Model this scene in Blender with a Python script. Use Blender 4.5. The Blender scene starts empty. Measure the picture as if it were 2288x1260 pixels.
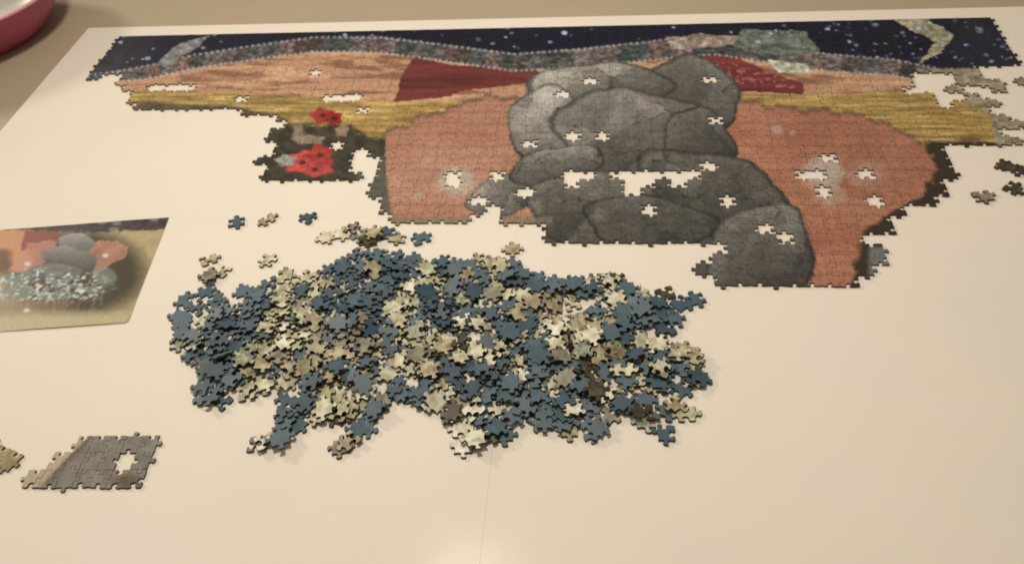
import bpy, math, random, json
import numpy as np
from mathutils import Vector, Matrix, Quaternion
from mathutils.geometry import delaunay_2d_cdt
random.seed(11)
rng = np.random.RandomState(7)
scene = bpy.context.scene
COL = scene.collection

# ------------------------------------------------------------------ camera
RC = np.array([[0.99448422, 0.08009454, -0.06771996],
               [0.01043781, -0.71802044, -0.69594375],
               [-0.10436561, 0.69139823, -0.71489601]])   # world -> camera (right, down, forward)
FPX, CX, CY, CH = 1850.0, 1144.0, 630.0, 0.70
cam_d = bpy.data.cameras.new('camera')
cam = bpy.data.objects.new('camera', cam_d)
COL.objects.link(cam)
cam_d.sensor_width = 36.0
cam_d.lens = FPX / 2288.0 * 36.0
cam_d.clip_start = 0.02
cam_d.clip_end = 60.0
cam_d.dof.use_dof = True
cam_d.dof.focus_distance = .52     # the photograph is slightly soft all over
cam_d.dof.aperture_fstop = 17.0
cm = Matrix(((RC[0][0], -RC[1][0], -RC[2][0], 0), (RC[0][1], -RC[1][1], -RC[2][1], 0),
             (RC[0][2], -RC[1][2], -RC[2][2], CH), (0, 0, 0, 1)))
cam.matrix_world = cm
scene.camera = cam

# ------------------------------------------------------------------ world, lamps, exposure
w = bpy.data.worlds.new('World'); scene.world = w; w.use_nodes = True
bg = w.node_tree.nodes['Background']
bg.inputs[0].default_value = (1.0, 0.86, 0.66, 1)
bg.inputs[1].default_value = 0.22


def lamp(name, kind, loc, target, energy, color, size):
    d = bpy.data.lights.new(name, kind)
    d.energy = energy; d.color = color
    if kind == 'AREA':
        d.shape = 'DISK'; d.size = size
    else:
        d.shadow_soft_size = size
    o = bpy.data.objects.new(name, d); COL.objects.link(o)
    o.location = loc
    o.rotation_euler = (Vector(target) - Vector(loc)).to_track_quat('-Z', 'Y').to_euler()
    return o


lamp('ceiling_lamp', 'AREA', (-0.34, 0.96, 1.52), (-0.20, 0.80, 0), 14.6, (1.0, 0.88, 0.715), 0.26)
lamp('room_lamp', 'AREA', (-4.6, 3.6, 2.3), (-1.0, 1.2, 0), 104.0, (1.0, 0.86, 0.70), 0.8)
scene.view_settings.view_transform = 'Standard'
scene.view_settings.look = 'None'
scene.view_settings.exposure = 0.20
scene.view_settings.gamma = 1.0


# ------------------------------------------------------------------ helpers
def g(x, y, z=0.0):
    """where the line of sight through a pixel of the photograph meets the height z"""
    d = RC.T @ np.array([(x - CX) / FPX, (y - CY) / FPX, 1.0])
    t = (z - CH) / d[2]
    return float(d[0] * t), float(d[1] * t)


def proj(X, Y, Z=0.0):
    X = np.asarray(X, float); Y = np.asarray(Y, float)
    p = np.stack([X, Y, np.zeros_like(X) + Z - CH])
    c = np.tensordot(RC, p, axes=(1, 0))
    return CX + FPX * c[0] / c[2], CY + FPX * c[1] / c[2]


def inpoly(x, y, poly):
    x = np.asarray(x, float); y = np.asarray(y, float)
    c = np.zeros(x.shape, bool)
    for i in range(len(poly)):
        x1, y1 = poly[i]; x2, y2 = poly[i - 1]
        if y1 == y2: continue
        m = ((y1 > y) != (y2 > y)) & (x < (x2 - x1) * (y - y1) / (y2 - y1) + x1)
        c ^= m
    return c


def props(o, label=None, cat=None, group=None, kind=None):
    if label: o['label'] = label
    if cat: o['category'] = cat
    if group: o['group'] = group
    if kind: o['kind'] = kind
    return o


def link(name, me, parent=None):
    o = bpy.data.objects.new(name, me); COL.objects.link(o)
    if parent: o.parent = parent
    return o


def mesh(name, v, f, mats, mi=None, smooth=False):
    me = bpy.data.meshes.new(name)
    me.from_pydata([tuple(p) for p in v], [], f)
    for m in mats: me.materials.append(m)
    if mi is not None: me.polygons.foreach_set('material_index', mi)
    if smooth: me.polygons.foreach_set('use_smooth', [True] * len(me.polygons))
    me.update()
    return me


# value noise for flat prints
_T = rng.rand(256, 256)


def vn(x, y):
    x = np.asarray(x, float); y = np.asarray(y, float)
    xi = np.floor(x).astype(int); yi = np.floor(y).astype(int)
    fx = x - xi; fy = y - yi
    fx = fx * fx * (3 - 2 * fx); fy = fy * fy * (3 - 2 * fy)
    a = _T[xi % 256, yi % 256]; b = _T[(xi + 1) % 256, yi % 256]
    c = _T[xi % 256, (yi + 1) % 256]; d = _T[(xi + 1) % 256, (yi + 1) % 256]
    return (a * (1 - fx) + b * fx) * (1 - fy) + (c * (1 - fx) + d * fx) * fy


def fbm(x, y):
    return vn(x, y) * .55 + vn(x * 2.1 + 7, y * 2.1 + 3) * .3 + vn(x * 4.3 + 1, y * 4.3 + 9) * .15


def lin(c):
    c = np.asarray(c, float) / 255.0
    return np.where(c <= .04045, c / 12.92, ((c + .055) / 1.055) ** 2.4)


LIGHT = np.array([1.0, 0.86, 0.66])


def inkof(c):
    """ink reflectance from a colour as seen under the warm lamp"""
    return np.clip(lin(c) / LIGHT, 0.006, 0.85)


# ------------------------------------------------------------------ materials
def newmat(name, rough=.5, spec=.4):
    m = bpy.data.materials.new(name); m.use_nodes = True
    nt = m.node_tree; b = nt.nodes['Principled BSDF']
    b.inputs['Roughness'].default_value = rough
    b.inputs['Specular IOR Level'].default_value = spec
    return m, nt, b


def nnoise(nt, scale, detail=3, coord='Object', vec=None):
    tc = nt.nodes.new('ShaderNodeTexCoord')
    n = nt.nodes.new('ShaderNodeTexNoise')
    n.inputs['Scale'].default_value = scale; n.inputs['Detail'].default_value = detail
    nt.links.new(vec if vec else tc.outputs[coord], n.inputs['Vector'])
    return n


def ramp(nt, fac, stops):
    r = nt.nodes.new('ShaderNodeValToRGB')
    e = r.color_ramp.elements
    e[0].position, e[0].color = stops[0][0], (*stops[0][1], 1)
    e[1].position, e[1].color = stops[-1][0], (*stops[-1][1], 1)
    for p, c in stops[1:-1]:
        k = e.new(p); k.color = (*c, 1)
    nt.links.new(fac, r.inputs[0])
    return r


def bump(nt, b, h, strength, dist):
    n = nt.nodes.new('ShaderNodeBump')
    n.inputs['Strength'].default_value = strength; n.inputs['Distance'].default_value = dist
    nt.links.new(h, n.inputs['Height']); nt.links.new(n.outputs[0], b.inputs['Normal'])


def simple(name, c1, c2, scale, rough, spec=.4, bs=0.0, detail=4):
    m, nt, b = newmat(name, rough, spec)
    n = nnoise(nt, scale, detail)
    r = ramp(nt, n.outputs['Fac'], [(.3, tuple(c1)), (.7, tuple(c2))])
    nt.links.new(r.outputs[0], b.inputs['Base Color'])
    if bs: bump(nt, b, n.outputs['Fac'], bs, .0006)
    return m


# white laminated board: faint mottling and a broad soft sheen
M_board, nt, b = newmat('board_laminate', .15, .028)
n1 = nnoise(nt, 5.5, 2); n2 = nnoise(nt, 900, 2)
r = ramp(nt, n1.outputs['Fac'], [(.3, (.795, .757, .715)), (.5, (.81, .775, .71)), (.7, (.83, .762, .735))])
nt.links.new(r.outputs[0], b.inputs['Base Color'])
rr = nt.nodes.new('ShaderNodeMapRange'); rr.inputs[3].default_value = .13; rr.inputs[4].default_value = .18
nt.links.new(n1.outputs['Fac'], rr.inputs[0]); nt.links.new(rr.outputs[0], b.inputs['Roughness'])
n3 = nnoise(nt, 14, 3)
bump(nt, b, n3.outputs['Fac'], .25, .0012)
M_edge = simple('board_edge', (.42, .34, .24), (.52, .43, .31), 40, .7)

M_table = simple('table_top', (.43, .365, .28), (.455, .385, .295), 3.5, .5, .1)

# printed card face: flat ink colour stored per vertex, linen embossing
M_print, nt, b = newmat('printed_card', .5, .2)
at = nt.nodes.new('ShaderNodeAttribute'); at.attribute_name = 'ink'
n = nnoise(nt, 420, 3)
hs = nt.nodes.new('ShaderNodeMixRGB'); hs.blend_type = 'MULTIPLY'; hs.inputs[0].default_value = 1
r = ramp(nt, n.outputs['Fac'], [(.3, (.86, .86, .86)), (.7, (1.1, 1.1, 1.1))])
nt.links.new(at.outputs['Color'], hs.inputs[1]); nt.links.new(r.outputs[0], hs.inputs[2])
nt.links.new(hs.outputs[0], b.inputs['Base Color'])
bump(nt, b, n.outputs['Fac'], .35, .0003)
M_cut = simple('card_cut_edge', (.055, .045, .032), (.10, .082, .06), 300, .85, .1)  # card edge colour darkened to paint in the shade of crevices between pieces
M_darkcut = simple('card_cut_edge_dark', (.028, .028, .026), (.055, .052, .046), 300, .85, .1)

# reverse of the pieces: slate blue card
M_blue, nt, b = newmat('slate_blue_card', .5, .35)
oi = nt.nodes.new('ShaderNodeObjectInfo')
n = nnoise(nt, 120, 3)
ad = nt.nodes.new('ShaderNodeMath'); ad.operation = 'MULTIPLY_ADD'
ad.inputs[1].default_value = .5
nt.links.new(oi.outputs['Random'], ad.inputs[0])
ml = nt.nodes.new('ShaderNodeMath'); ml.operation = 'MULTIPLY'; ml.inputs[1].default_value = .5
nt.links.new(n.outputs['Fac'], ml.inputs[0]); nt.links.new(ml.outputs[0], ad.inputs[2])
r = ramp(nt, ad.outputs[0], [(.2, (.036, .070, .104)), (.5, (.058, .104, .146)), (.8, (.105, .155, .196))])
nt.links.new(r.outputs[0], b.inputs['Base Color'])
bump(nt, b, n.outputs['Fac'], .25, .0003)


def frontmat(name, cols, scale=90):
    """printed front of a loose piece: brush-like mottling that differs from piece to piece"""
    m, nt, b = newmat(name, .44, .4)
    oi = nt.nodes.new('ShaderNodeObjectInfo'); tc = nt.nodes.new('ShaderNodeTexCoord')
    va = nt.nodes.new('ShaderNodeVectorMath'); va.operation = 'ADD'
    sc = nt.nodes.new('ShaderNodeVectorMath'); sc.operation = 'SCALE'; sc.inputs[3].default_value = 9
    cx = nt.nodes.new('ShaderNodeCombineXYZ')
    for k in range(3): nt.links.new(oi.outputs['Random'], cx.inputs[k])
    nt.links.new(cx.outputs[0], sc.inputs[0])
    nt.links.new(tc.outputs['Object'], va.inputs[0]); nt.links.new(sc.outputs[0], va.inputs[1])
    n = nnoise(nt, scale, 4, vec=va.outputs[0])
    n.inputs['Distortion'].default_value = .6
    k = len(cols)
    r = ramp(nt, n.outputs['Fac'], [(.28 + .44 * i / (k - 1), tuple(inkof(c))) for i, c in enumerate(cols)])
    nt.links.new(r.outputs[0], b.inputs['Base Color'])
    n2 = nnoise(nt, 500, 2)
    bump(nt, b, n2.outputs['Fac'], .3, .0003)
    return m


FRONTS = {
    'pale yellow green': frontmat('front_yellow_green', [(128, 116, 84), (180, 168, 126), (224, 213, 168)]),
    'cream': frontmat('front_cream', [(150, 134, 98), (206, 192, 150), (242, 234, 198)]),
    'tan': frontmat('front_tan', [(112, 94, 64), (160, 142, 102), (202, 186, 142)]),
    'grey brown': frontmat('front_grey_brown', [(92, 82, 64), (132, 120, 96), (160, 148, 118)]),
    'dark brown': frontmat('front_dark_brown', [(44, 38, 26), (66, 56, 36), (98, 84, 56)]),
    'mottled green grey': frontmat('front_green_grey', [(80, 84, 66), (140, 138, 104), (196, 190, 150)], 160),
}

# ------------------------------------------------------------------ setting
SX, SY, GAP = -0.1030, 0.7906, 0.00003


def slab(name, x0, y0, x1, y1, z0, z1, mt, me_, parent=None, bev=.0006, cut=None):
    """a board panel: top face, small rounded arris, edges"""
    def ring(i, z): return [(x0 + i, y0 + i, z), (x1 - i, y0 + i, z), (x1 - i, y1 - i, z), (x0 + i, y1 - i, z)]
    v = ring(0, z0) + ring(0, z1 - bev) + ring(bev * .3, z1 - bev * .3) + ring(bev, z1)
    f = [(12, 13, 14, 15), (3, 2, 1, 0)]; mi = [0, 1]
    for k in range(3):
        for j in range(4):
            a, c = 4 * k + j, 4 * k + (j + 1) % 4
            f.append((a, c, c + 4, a + 4)); mi.append(1 if k == 0 else 0)
    return link(name, mesh(name, v, f, [mt, me_], mi), parent)


tb = slab('table', -2.6, -.9, 3.0, 3.4, -.035, -.0062, M_table, M_table, bev=.003)
props(tb, 'beige table top showing as a strip beyond the white board', 'table', kind='structure')
board = link('puzzle_board', None)
board.location = (0, 0, -.006)
props(board, 'large white board of four butted panels under the puzzle', 'board')
for (x0, x1) in ((-.9235, SX - GAP), (SX + GAP, 1.15)):
    for (y0, y1) in ((.02, SY - GAP), (SY + GAP, 1.3045)):
        slab('board_panel', x0, y0, x1, y1, 0, .006, M_board, M_edge, board, bev=.00012)

# ------------------------------------------------------------------ jigsaw cutting
U = .0192     # reference length that sizes every knob


def knob(a, b, s, off, size=1.0, lean=0.0):
    """points from a (included) to b (excluded) along one cut edge, knob on the left when s>0"""
    ax, ay = a; bx, by = b
    L = math.hypot(bx - ax, by - ay); tx, ty = (bx - ax) / L, (by - ay) / L; nx, ny = -ty, tx
    if s == 0: return [a]
    k = U * size
    c = off * L
    prof = [(0, 0), (c * .45, -.030 * k), (c - .125 * k, -.012 * k), (c - .085 * k, .035 * k), (c - .105 * k, .085 * k),
            (c - .150 * k, .135 * k), (c - .135 * k, .205 * k), (c - .065 * k, .250 * k)]
    prof += [(c + .065 * k, .250 * k), (c + .135 * k, .205 * k), (c + .150 * k, .135 * k), (c + .105 * k, .085 * k),
             (c + .085 * k, .035 * k), (c + .125 * k, -.012 * k), (c + (L - c) * .55, -.030 * k)]
    out = []
    for t, h in prof:
        t2 = t + lean * h
        out.append((ax + tx * t2 + nx * h * s, ay + ty * t2 + ny * h * s))
    return out


def inset(pts, d):
    n = len(pts); out = []
    for i in range(n):
        x0, y0 = pts[i - 1]; x1, y1 = pts[i]; x2, y2 = pts[(i + 1) % n]
        ax, ay = x1 - x0, y1 - y0; bx, by = x2 - x1, y2 - y1
        la = math.hypot(ax, ay) or 1e-9; lb = math.hypot(bx, by) or 1e-9
        nx = -(ay / la + by / lb); ny = ax / la + bx / lb
        l = math.hypot(nx, ny) or 1e-9
        s = d / max(.55, l / 2)
        out.append((x1 + nx / l * s, y1 + ny / l * s))
    return out


TH = .0022


def piece_geo(pts, th=TH, gap=.00006, bev=.00017, step=None, bottom=False):
    """pts counter-clockwise. returns verts, faces, material index (0 face, 1 cut edge, 2 reverse)"""
    r0 = inset(pts, gap); r2 = inset(pts, gap + bev)
    n = len(pts)
    v = [(x, y, 0) for x, y in r0] + [(x, y, th - bev * .9) for x, y in r0] + [(x, y, th) for x, y in r2]
    f = []; mi = []
    for k in (0, 1):
        for j in range(n):
            a = k * n + j; c = k * n + (j + 1) % n
            f.append((a, c, c + n, a + n)); mi.append(1)
    if step:
        xs = [p[0] for p in r2]; ys = [p[1] for p in r2]
        gx, gy = np.meshgrid(np.arange(min(xs) + step / 2, max(xs), step), np.arange(min(ys) + step / 2, max(ys), step))
        gx = gx.ravel(); gy = gy.ravel()
        ins = inpoly(gx, gy, inset(pts, gap + bev + step * .25))
        vv = [Vector(p) for p in r2] + [Vector((x, y)) for x, y in zip(gx[ins], gy[ins])]
        res = delaunay_2d_cdt(vv, [], [list(range(n))], 1, 1e-7)
        off = len(v)
        # vertices may be reordered: append as their own ring
        v += [(p.x, p.y, th) for p in res[0]]
        for t in res[2]:
            f.append(tuple(off + i for i in t)); mi.append(0)
    else:
        f.append(tuple(range(2 * n, 3 * n))); mi.append(0)
    if bottom:
        f.append(tuple(range(n - 1, -1, -1))); mi.append(2)
    return v, f, mi


class Cut:
    """one jigsaw cutting grid: wavy corners and shared random knobs"""
    def __init__(s, nc, nr, cw, rh, seed):
        q = np.random.RandomState(seed); s.nc, s.nr, s.cw, s.rh = nc, nr, cw, rh
        s.jx = q.normal(0, .035, (nc + 1, nr + 1)) * cw; s.jy = q.normal(0, .03, (nc + 1, nr + 1)) * rh
        s.jy[:, 0] = 0
        s.hs = q.choice([-1, 1], (nc, nr + 1)); s.ho = .5 + q.normal(0, .07, (nc, nr + 1)).clip(-.14, .14)
        s.vs = q.choice([-1, 1], (nc + 1, nr)); s.vo = .5 + q.normal(0, .07, (nc + 1, nr)).clip(-.14, .14)
        s.sz = q.uniform(.9, 1.12, (nc + 1, nr + 1, 2)); s.ln = q.normal(0, .12, (nc + 1, nr + 1, 2))
        s.hs[:, 0] = 0

    def corner(s, i, j): return (i * s.cw + s.jx[i, j], -j * s.rh + s.jy[i, j])

    def h(s, i, j):   # left to right along row line j
        return knob(s.corner(i, j), s.corner(i + 1, j), s.hs[i, j], s.ho[i, j], s.sz[i, j, 0], s.ln[i, j, 0]) + [s.corner(i + 1, j)]

    def v(s, i, j):   # top to bottom along column line i
        return knob(s.corner(i, j), s.corner(i, j + 1), s.vs[i, j], s.vo[i, j], s.sz[i, j, 1], s.ln[i, j, 1]) + [s.corner(i, j + 1)]

    def piece(s, i, j):   # counter-clockwise: down the left, along the bottom, up the right, back along the top
        L = s.v(i, j); B = s.h(i, j + 1); Rr = s.v(i + 1, j)[::-1]; T = s.h(i, j)[::-1]
        return L[:-1] + B[:-1] + Rr[:-1] + T[:-1]


def with_ink(me, cols):
    a = me.attributes.new('ink', 'FLOAT_COLOR', 'POINT')
    c = np.ones((len(me.vertices), 4)); c[:, :3] = cols
    a.data.foreach_set('color', c.ravel())


# ------------------------------------------------------------------ the flat print (a plain landscape stand-in)
def mixc(C, m, col):
    m = np.clip(np.asarray(m, float), 0, 1)[:, None]
    return C * (1 - m) + np.asarray(col, float) * m


_FP = np.random.RandomState(8).uniform((1040, 110), (1840, 680), (70, 2))
_FT = np.random.RandomState(9).uniform(.84, 1.14, 70)


def facets(x, y):
    """broken planes and cracks drawn on the printed rocks"""
    out = np.ones(len(x)); s = (x > 1000) & (x < 1860)
    X = x[s] + (fbm(x[s] / 25, y[s] / 25) - .5) * 34; Y = y[s] + (fbm(x[s] / 25 + 9, y[s] / 25) - .5) * 24
    if not len(X): return out
    D = np.hypot(X[:, None] - _FP[None, :, 0], (Y[:, None] - _FP[None, :, 1]) * 1.3)
    k = np.argsort(D, axis=1)[:, :2]; i = np.arange(len(X))
    d1 = D[i, k[:, 0]]; d2 = D[i, k[:, 1]]
    out[s] = _FT[k[:, 0]] * (1 - .38 * np.clip(1 - (d2 - d1) / 3.2, 0, 1) * (fbm(X / 30, Y / 30) > .45))
    return out


def soft(v, w): return np.clip(v / w + .5, 0, 1)


BOULDERS = [  # cx, cy, rx, ry, tilt, tone  (drawn back to front)
    (1545, 215, 112, 84, .25, 100), (1335, 205, 165, 62, -.05, 122), (1225, 285, 92, 88, .4, 128), (1420, 300, 185, 100, .1, 112),
    (1560, 335, 82, 92, -.2, 88), (1130, 438, 92, 46, -.35, 118), (1245, 375, 110, 44, -.2, 105),
    (1600, 440, 185, 92, .35, 84), (1330, 470, 150, 88, .05, 98), (1450, 500, 150, 60, .1, 80), (1700, 585, 120, 130, .25, 92)]


def picture(x, y):
    n = len(x)
    wx = x + (fbm(x / 30, y / 20) - .5) * 14; wy = y + (fbm(x / 34 + 40, y / 20 + 9) - .5) * 9
    # warm canvas-like ground with brown streaks
    C = np.tile(np.array([188., 140, 104]), (n, 1))
    C = mixc(C, soft(fbm(x / 130 + 3, y / 11) - .55, .16) * .75, (128, 86, 60))
    C = mixc(C, soft(fbm(x / 90 + 31, y / 16 + 5) - .60, .1) * .6, (222, 172, 126))
    # ochre straw
    yo = np.interp(x, [0, 300, 600, 900, 1000, 1700, 1880, 2080, 2300], [205, 203, 216, 232, 228, 215, 214, 205, 215])
    m = soft(wy - yo, 10)
    st = fbm(x / 70, y / 5.0)
    oc = np.array([170., 136, 74]) * (0.62 + .75 * st)[:, None]
    C = C * (1 - m[:, None]) + oc * m[:, None]
    C = mixc(C, m * soft(st - .68, .06) * .6, (206, 178, 118))
    # maroon cliffs
    for P in ([(925, 130), (1010, 148), (1200, 160), (1250, 182), (1040, 205), (990, 222), (880, 231), (896, 178)],
              [(1520, 118), (1640, 128), (1730, 170), (1795, 190), (1795, 214), (1600, 205), (1520, 165)]):
        mm = inpoly(wx * .3 + x * .7, wy * .3 + y * .7, P)
        band = fbm(x / 150 + 5, y / 9)
        col = np.array([112., 50, 44]) * (.7 + .6 * band)[:, None]
        C = np.where(mm[:, None], col, C)
    # pink specks on the right cliff
    mm = inpoly(wx, wy, [(1560, 130), (1720, 165), (1790, 200), (1640, 190)]) * soft(fbm(x / 9, y / 6) - .62, .05)
    C = mixc(C, mm * .7, (196, 116, 110))
    # salmon sandstone, strata and jagged crest
    step = np.round(vn(x / 26, x * 0) * 3) * 7
    ys1 = np.interp(x, [840, 870, 930, 1010, 1130, 1230], [330, 292, 262, 232, 214, 196]) + step - 6
    ys2 = np.interp(x, [1590, 1640, 1740, 1850, 1940, 2010, 2085], [205, 228, 232, 246, 262, 290, 322]) + step - 8
    crest = np.where(x < 1400, ys1, ys2)
    sal = soft(y - crest, 3) * (x > 838)
    hue = fbm(x / 120 + 11, y / 60 + 2)[:, None]
    sc_ = np.array([158., 102, 77]) * (1 - hue) + np.array([192., 142, 111]) * hue
    sc_ = sc_ * (1.0 - .09 * soft(np.abs(((y + 14 * fbm(x / 60, y / 40)) % 26) - 13) - 11, 3))[:, None]
    sc_ = np.where((x > 1500)[:, None], sc_ * np.array([.96, .90, .87]), sc_)
    C = C * (1 - sal[:, None]) + sc_ * sal[:, None]
    C = mixc(C, np.exp(-((y - crest - 2) / 5.0) ** 2) * (x > 838) * .55, (84, 66, 52))
    # pale lichen spots on the sandstone
    for (cx_, cy_, r_, t) in ((1020, 408, 46, .7), (1838, 388, 52, .75), (1935, 392, 44, .35), (1855, 440, 40, .4), (935, 440, 10, .6),
                              (1735, 292, 14, .5), (1770, 300, 9, .5)):
        d = np.hypot(x - cx_, (y - cy_) * 1.35) / r_ + (fbm(x / 12, y / 9) - .5) * .5
        C = mixc(C, soft(.9 - d, .5) * t, (184, 172, 150))
    # night strip, ribbon of tiny scenes below it, dotted with white
    yn = np.interp(x, [150, 230, 330, 430, 560, 700, 850, 1000, 1150, 1300, 1450, 1520, 1600, 1850, 2000, 2060, 2100, 2300],
                   [175, 168, 150, 126, 106, 86, 86, 104, 124, 112, 96, 86, 84, 124, 136, 150, 158, 158])
    bh = np.interp(x, [150, 260, 330, 800, 1500, 1620, 2040, 2100, 2300], [8, 22, 30, 34, 44, 42, 36, 6, 6])
    u = (y - yn) / bh
    cell = np.floor(x / 33 + .2 * np.floor(u * 2)).astype(int)
    tone = _T[cell % 256, 5]; tone2 = _T[(cell + 9) % 256, 15]
    bc = np.stack([66 + 62 * tone, 58 + 36 * tone + 18 * tone2, 50 + 34 * tone + 20 * tone2], 1)
    bc = bc * (.25 + 1.4 * fbm(x / 8, y / 4.5))[:, None]
    bm = (u > 0) & (u < 1)
    C = np.where(bm[:, None], bc, C)
    col = np.stack([15 + 8 * fbm(x / 60, y / 20), 17 + 8 * fbm(x / 60, y / 20), 27 + 20 * fbm(x / 90 + 3, y / 30)], 1)
    br = soft(300 - x, 160)[:, None] * .7 + soft(x - 2120, 80)[:, None] * .3
    col = col * (1 - br) + np.array([74., 66, 66]) * br * (.6 + .7 * fbm(x / 22, y / 13))[:, None]
    C = np.where((u <= 0)[:, None], col, C)
    for uu, sp in ((.02, 13), (.98, 12)):
        dd = np.hypot(((x + uu * 5) % sp) - sp / 2, (u - uu) * bh)
        C = mixc(C, soft(3.0 - dd, 3) * .75, (196, 188, 178))
    # collage of pale rocks inside the strip, right of the middle
    for (P, c) in (([(1490, 88), (1560, 80), (1660, 84), (1640, 104), (1500, 116)], (158, 136, 116)),
                   ([(1660, 70), (1800, 74), (1828, 118), (1760, 132), (1640, 110)], (104, 108, 92)),
                   ([(1708, 138), (1800, 146), (1815, 168), (1740, 166)], (186, 180, 150)),
                   ([(345, 150), (400, 100), (470, 82), (430, 120), (370, 150)], (128, 124, 114)),
                   ([(1990, 46), (2070, 46), (2132, 84), (2100, 120), (2050, 150), (2075, 118), (2090, 98)], (158, 146, 112))):
        mm = inpoly(wx, wy, P)
        C = np.where(mm[:, None], np.array(c, float) * (.5 + 1.0 * fbm(x / 11, y / 7))[:, None], C)
    # stars
    srs = np.random.RandomState(3)
    for k in range(230):
        sx_ = srs.uniform(240, 2270); sy_ = srs.uniform(48, 165); r_ = srs.choice([2.2, 3, 4.5, 6.5], p=[.5, .3, .14, .06])
        if k < 60: sx_ = srs.uniform(1830, 2270)
        d = np.hypot(x - sx_, (y - sy_) * 1.5)
        C = mixc(C, soft(r_ - d, 3) * (u < 0) * srs.uniform(.35, .95), (205, 208, 222))
    # grey boulders
    gp = inpoly(x, y, [(1195, 500), (1240, 400), (1600, 400), (1790, 470), (1800, 640), (1520, 640), (1520, 560), (1200, 560)])
    C = mixc(C, gp, np.array([84., 76, 64]))
    VF = facets(x, y)
    for (cx_, cy_, rx, ry, t, tone) in BOULDERS:
        dx, dy = (x - cx_), (y - cy_)
        a = (dx * math.cos(t) + dy * math.sin(t)) / rx; b_ = (-dx * math.sin(t) + dy * math.cos(t)) / ry
        ang = np.arctan2(b_, a)
        d = np.hypot(a, b_) * (1 + .05 * np.cos(ang * 5 + cx_) + .04 * np.cos(ang * 3 + cy_)) + (fbm(x / 40, y / 30) - .5) * .10
        m = soft(1 - d, .03)
        sh = .80 + .34 * np.clip(-a * .35 - b_ * .75 + .25, -.6, 1) + (fbm(x / 26 + cx_, y / 22) - .5) * .30
        cc = 1.1 * np.array([tone * 1.02, tone * .95, tone * .83])[None, :] * sh[:, None]
        cc = cc * (1 - .45 * soft(d - .95, .08))[:, None]
        if m.max() > 0:
            cc = cc * VF[:, None] * (1 + .22 * (vn(x / 4.0, y / 3.0) - .5))[:, None]
        C = C * (1 - m[:, None]) + cc * m[:, None]
    # dark undergrowth along the lower right rim and around the poppies
    edge = np.interp(y, [300, 330, 380, 440, 480, 520, 560, 600, 640], [2130, 2068, 2092, 2060, 1985, 1930, 1918, 1910, 1895])
    m = soft(x - edge + (fbm(x / 18, y / 12) - .5) * 30, 8) * (y > 322)
    C = mixc(C, m, np.array([58., 48, 34]))
    m = soft(y - 640 + (x - 1800) * -.28 + (fbm(x / 18, y / 12) - .5) * 20, 8) * (x > 1795)
    C = mixc(C, m, np.array([84., 84, 66]))
    m = soft(x - 1940, 10) * soft(y - 555, 8); C = mixc(C, m, (112, 108, 100))
    m = soft(1.0 - np.hypot((x - 690) / 150, (y - 358) / 78) + (fbm(x / 30, y / 20) - .5) * .5, .12)
    m = np.maximum(m, soft(wy - 312 + (x - 860) * .03, 10) * (x < 862) * (x > 600))
    m = np.maximum(m, soft(wy - np.interp(x, [280, 500, 620, 700], [232, 236, 262, 300]), 8) * (x < 700) * .7)
    C = C * (1 - m[:, None]) + (np.array([62., 56, 42]) * (.6 + .8 * fbm(x / 14, y / 9))[:, None]) * m[:, None]
    m = soft(864 - x + (y - 400) * .12, 8) * (y > 350) * (x > 800) * soft(y - 350, 30)
    C = mixc(C, m, (92, 86, 70))
    m = soft(y - 488 - 0 * x, 5) * (x > 860) * (x < 1235) * (y < 505)
    C = mixc(C, m * .7, (120, 114, 88))
    # red poppies and pale grasses
    for (cx_, cy_, rx, ry, c) in ((722, 262, 26, 17, (166, 54, 46)), (748, 268, 17, 15, (150, 34, 28)), (676, 366, 38, 24, (196, 74, 62)),
                                  (716, 352, 28, 26, (168, 56, 48)), (705, 380, 40, 16, (176, 66, 60)), (640, 362, 22, 12, (150, 146, 128)),
                                  (690, 315, 34, 10, (150, 126, 98)), (668, 300, 12, 20, (140, 118, 96)), (765, 296, 14, 12, (150, 120, 92))):
        a = (x - cx_) / rx; b_ = (y - cy_) / ry; ang = np.arctan2(b_, a)
        d = np.hypot(a, b_) * (1 + .16 * np.cos(ang * 5 + cx_))
        cc = np.array(c, float)[None, :] * (.75 + .5 * fbm(x / 10 + 3, y / 8))[:, None]
        m = soft(1 - d, .15)[:, None]
        C = C * (1 - m) + cc * m
    m = inpoly(x, y, [(2052, 158), (2300, 158), (2300, 340), (2225, 340), (2215, 262), (2150, 226), (2090, 214)])
    C = np.where(m[:, None], np.array([150., 134, 104]) * (.6 + .8 * fbm(x / 13, y / 8))[:, None], C)
    for (cx_, cy_) in ((722, 262), (748, 268), (676, 366), (716, 350), (704, 382)):
        C = mixc(C, soft(1 - np.hypot((x - cx_) / 8, (y - cy_) / 5), .5) * .8, (54, 30, 28))
    C = C * (.93 + .14 * vn(x / 3.1, y / 2.3))[:, None]
    return np.clip(C, 4, 250)


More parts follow.
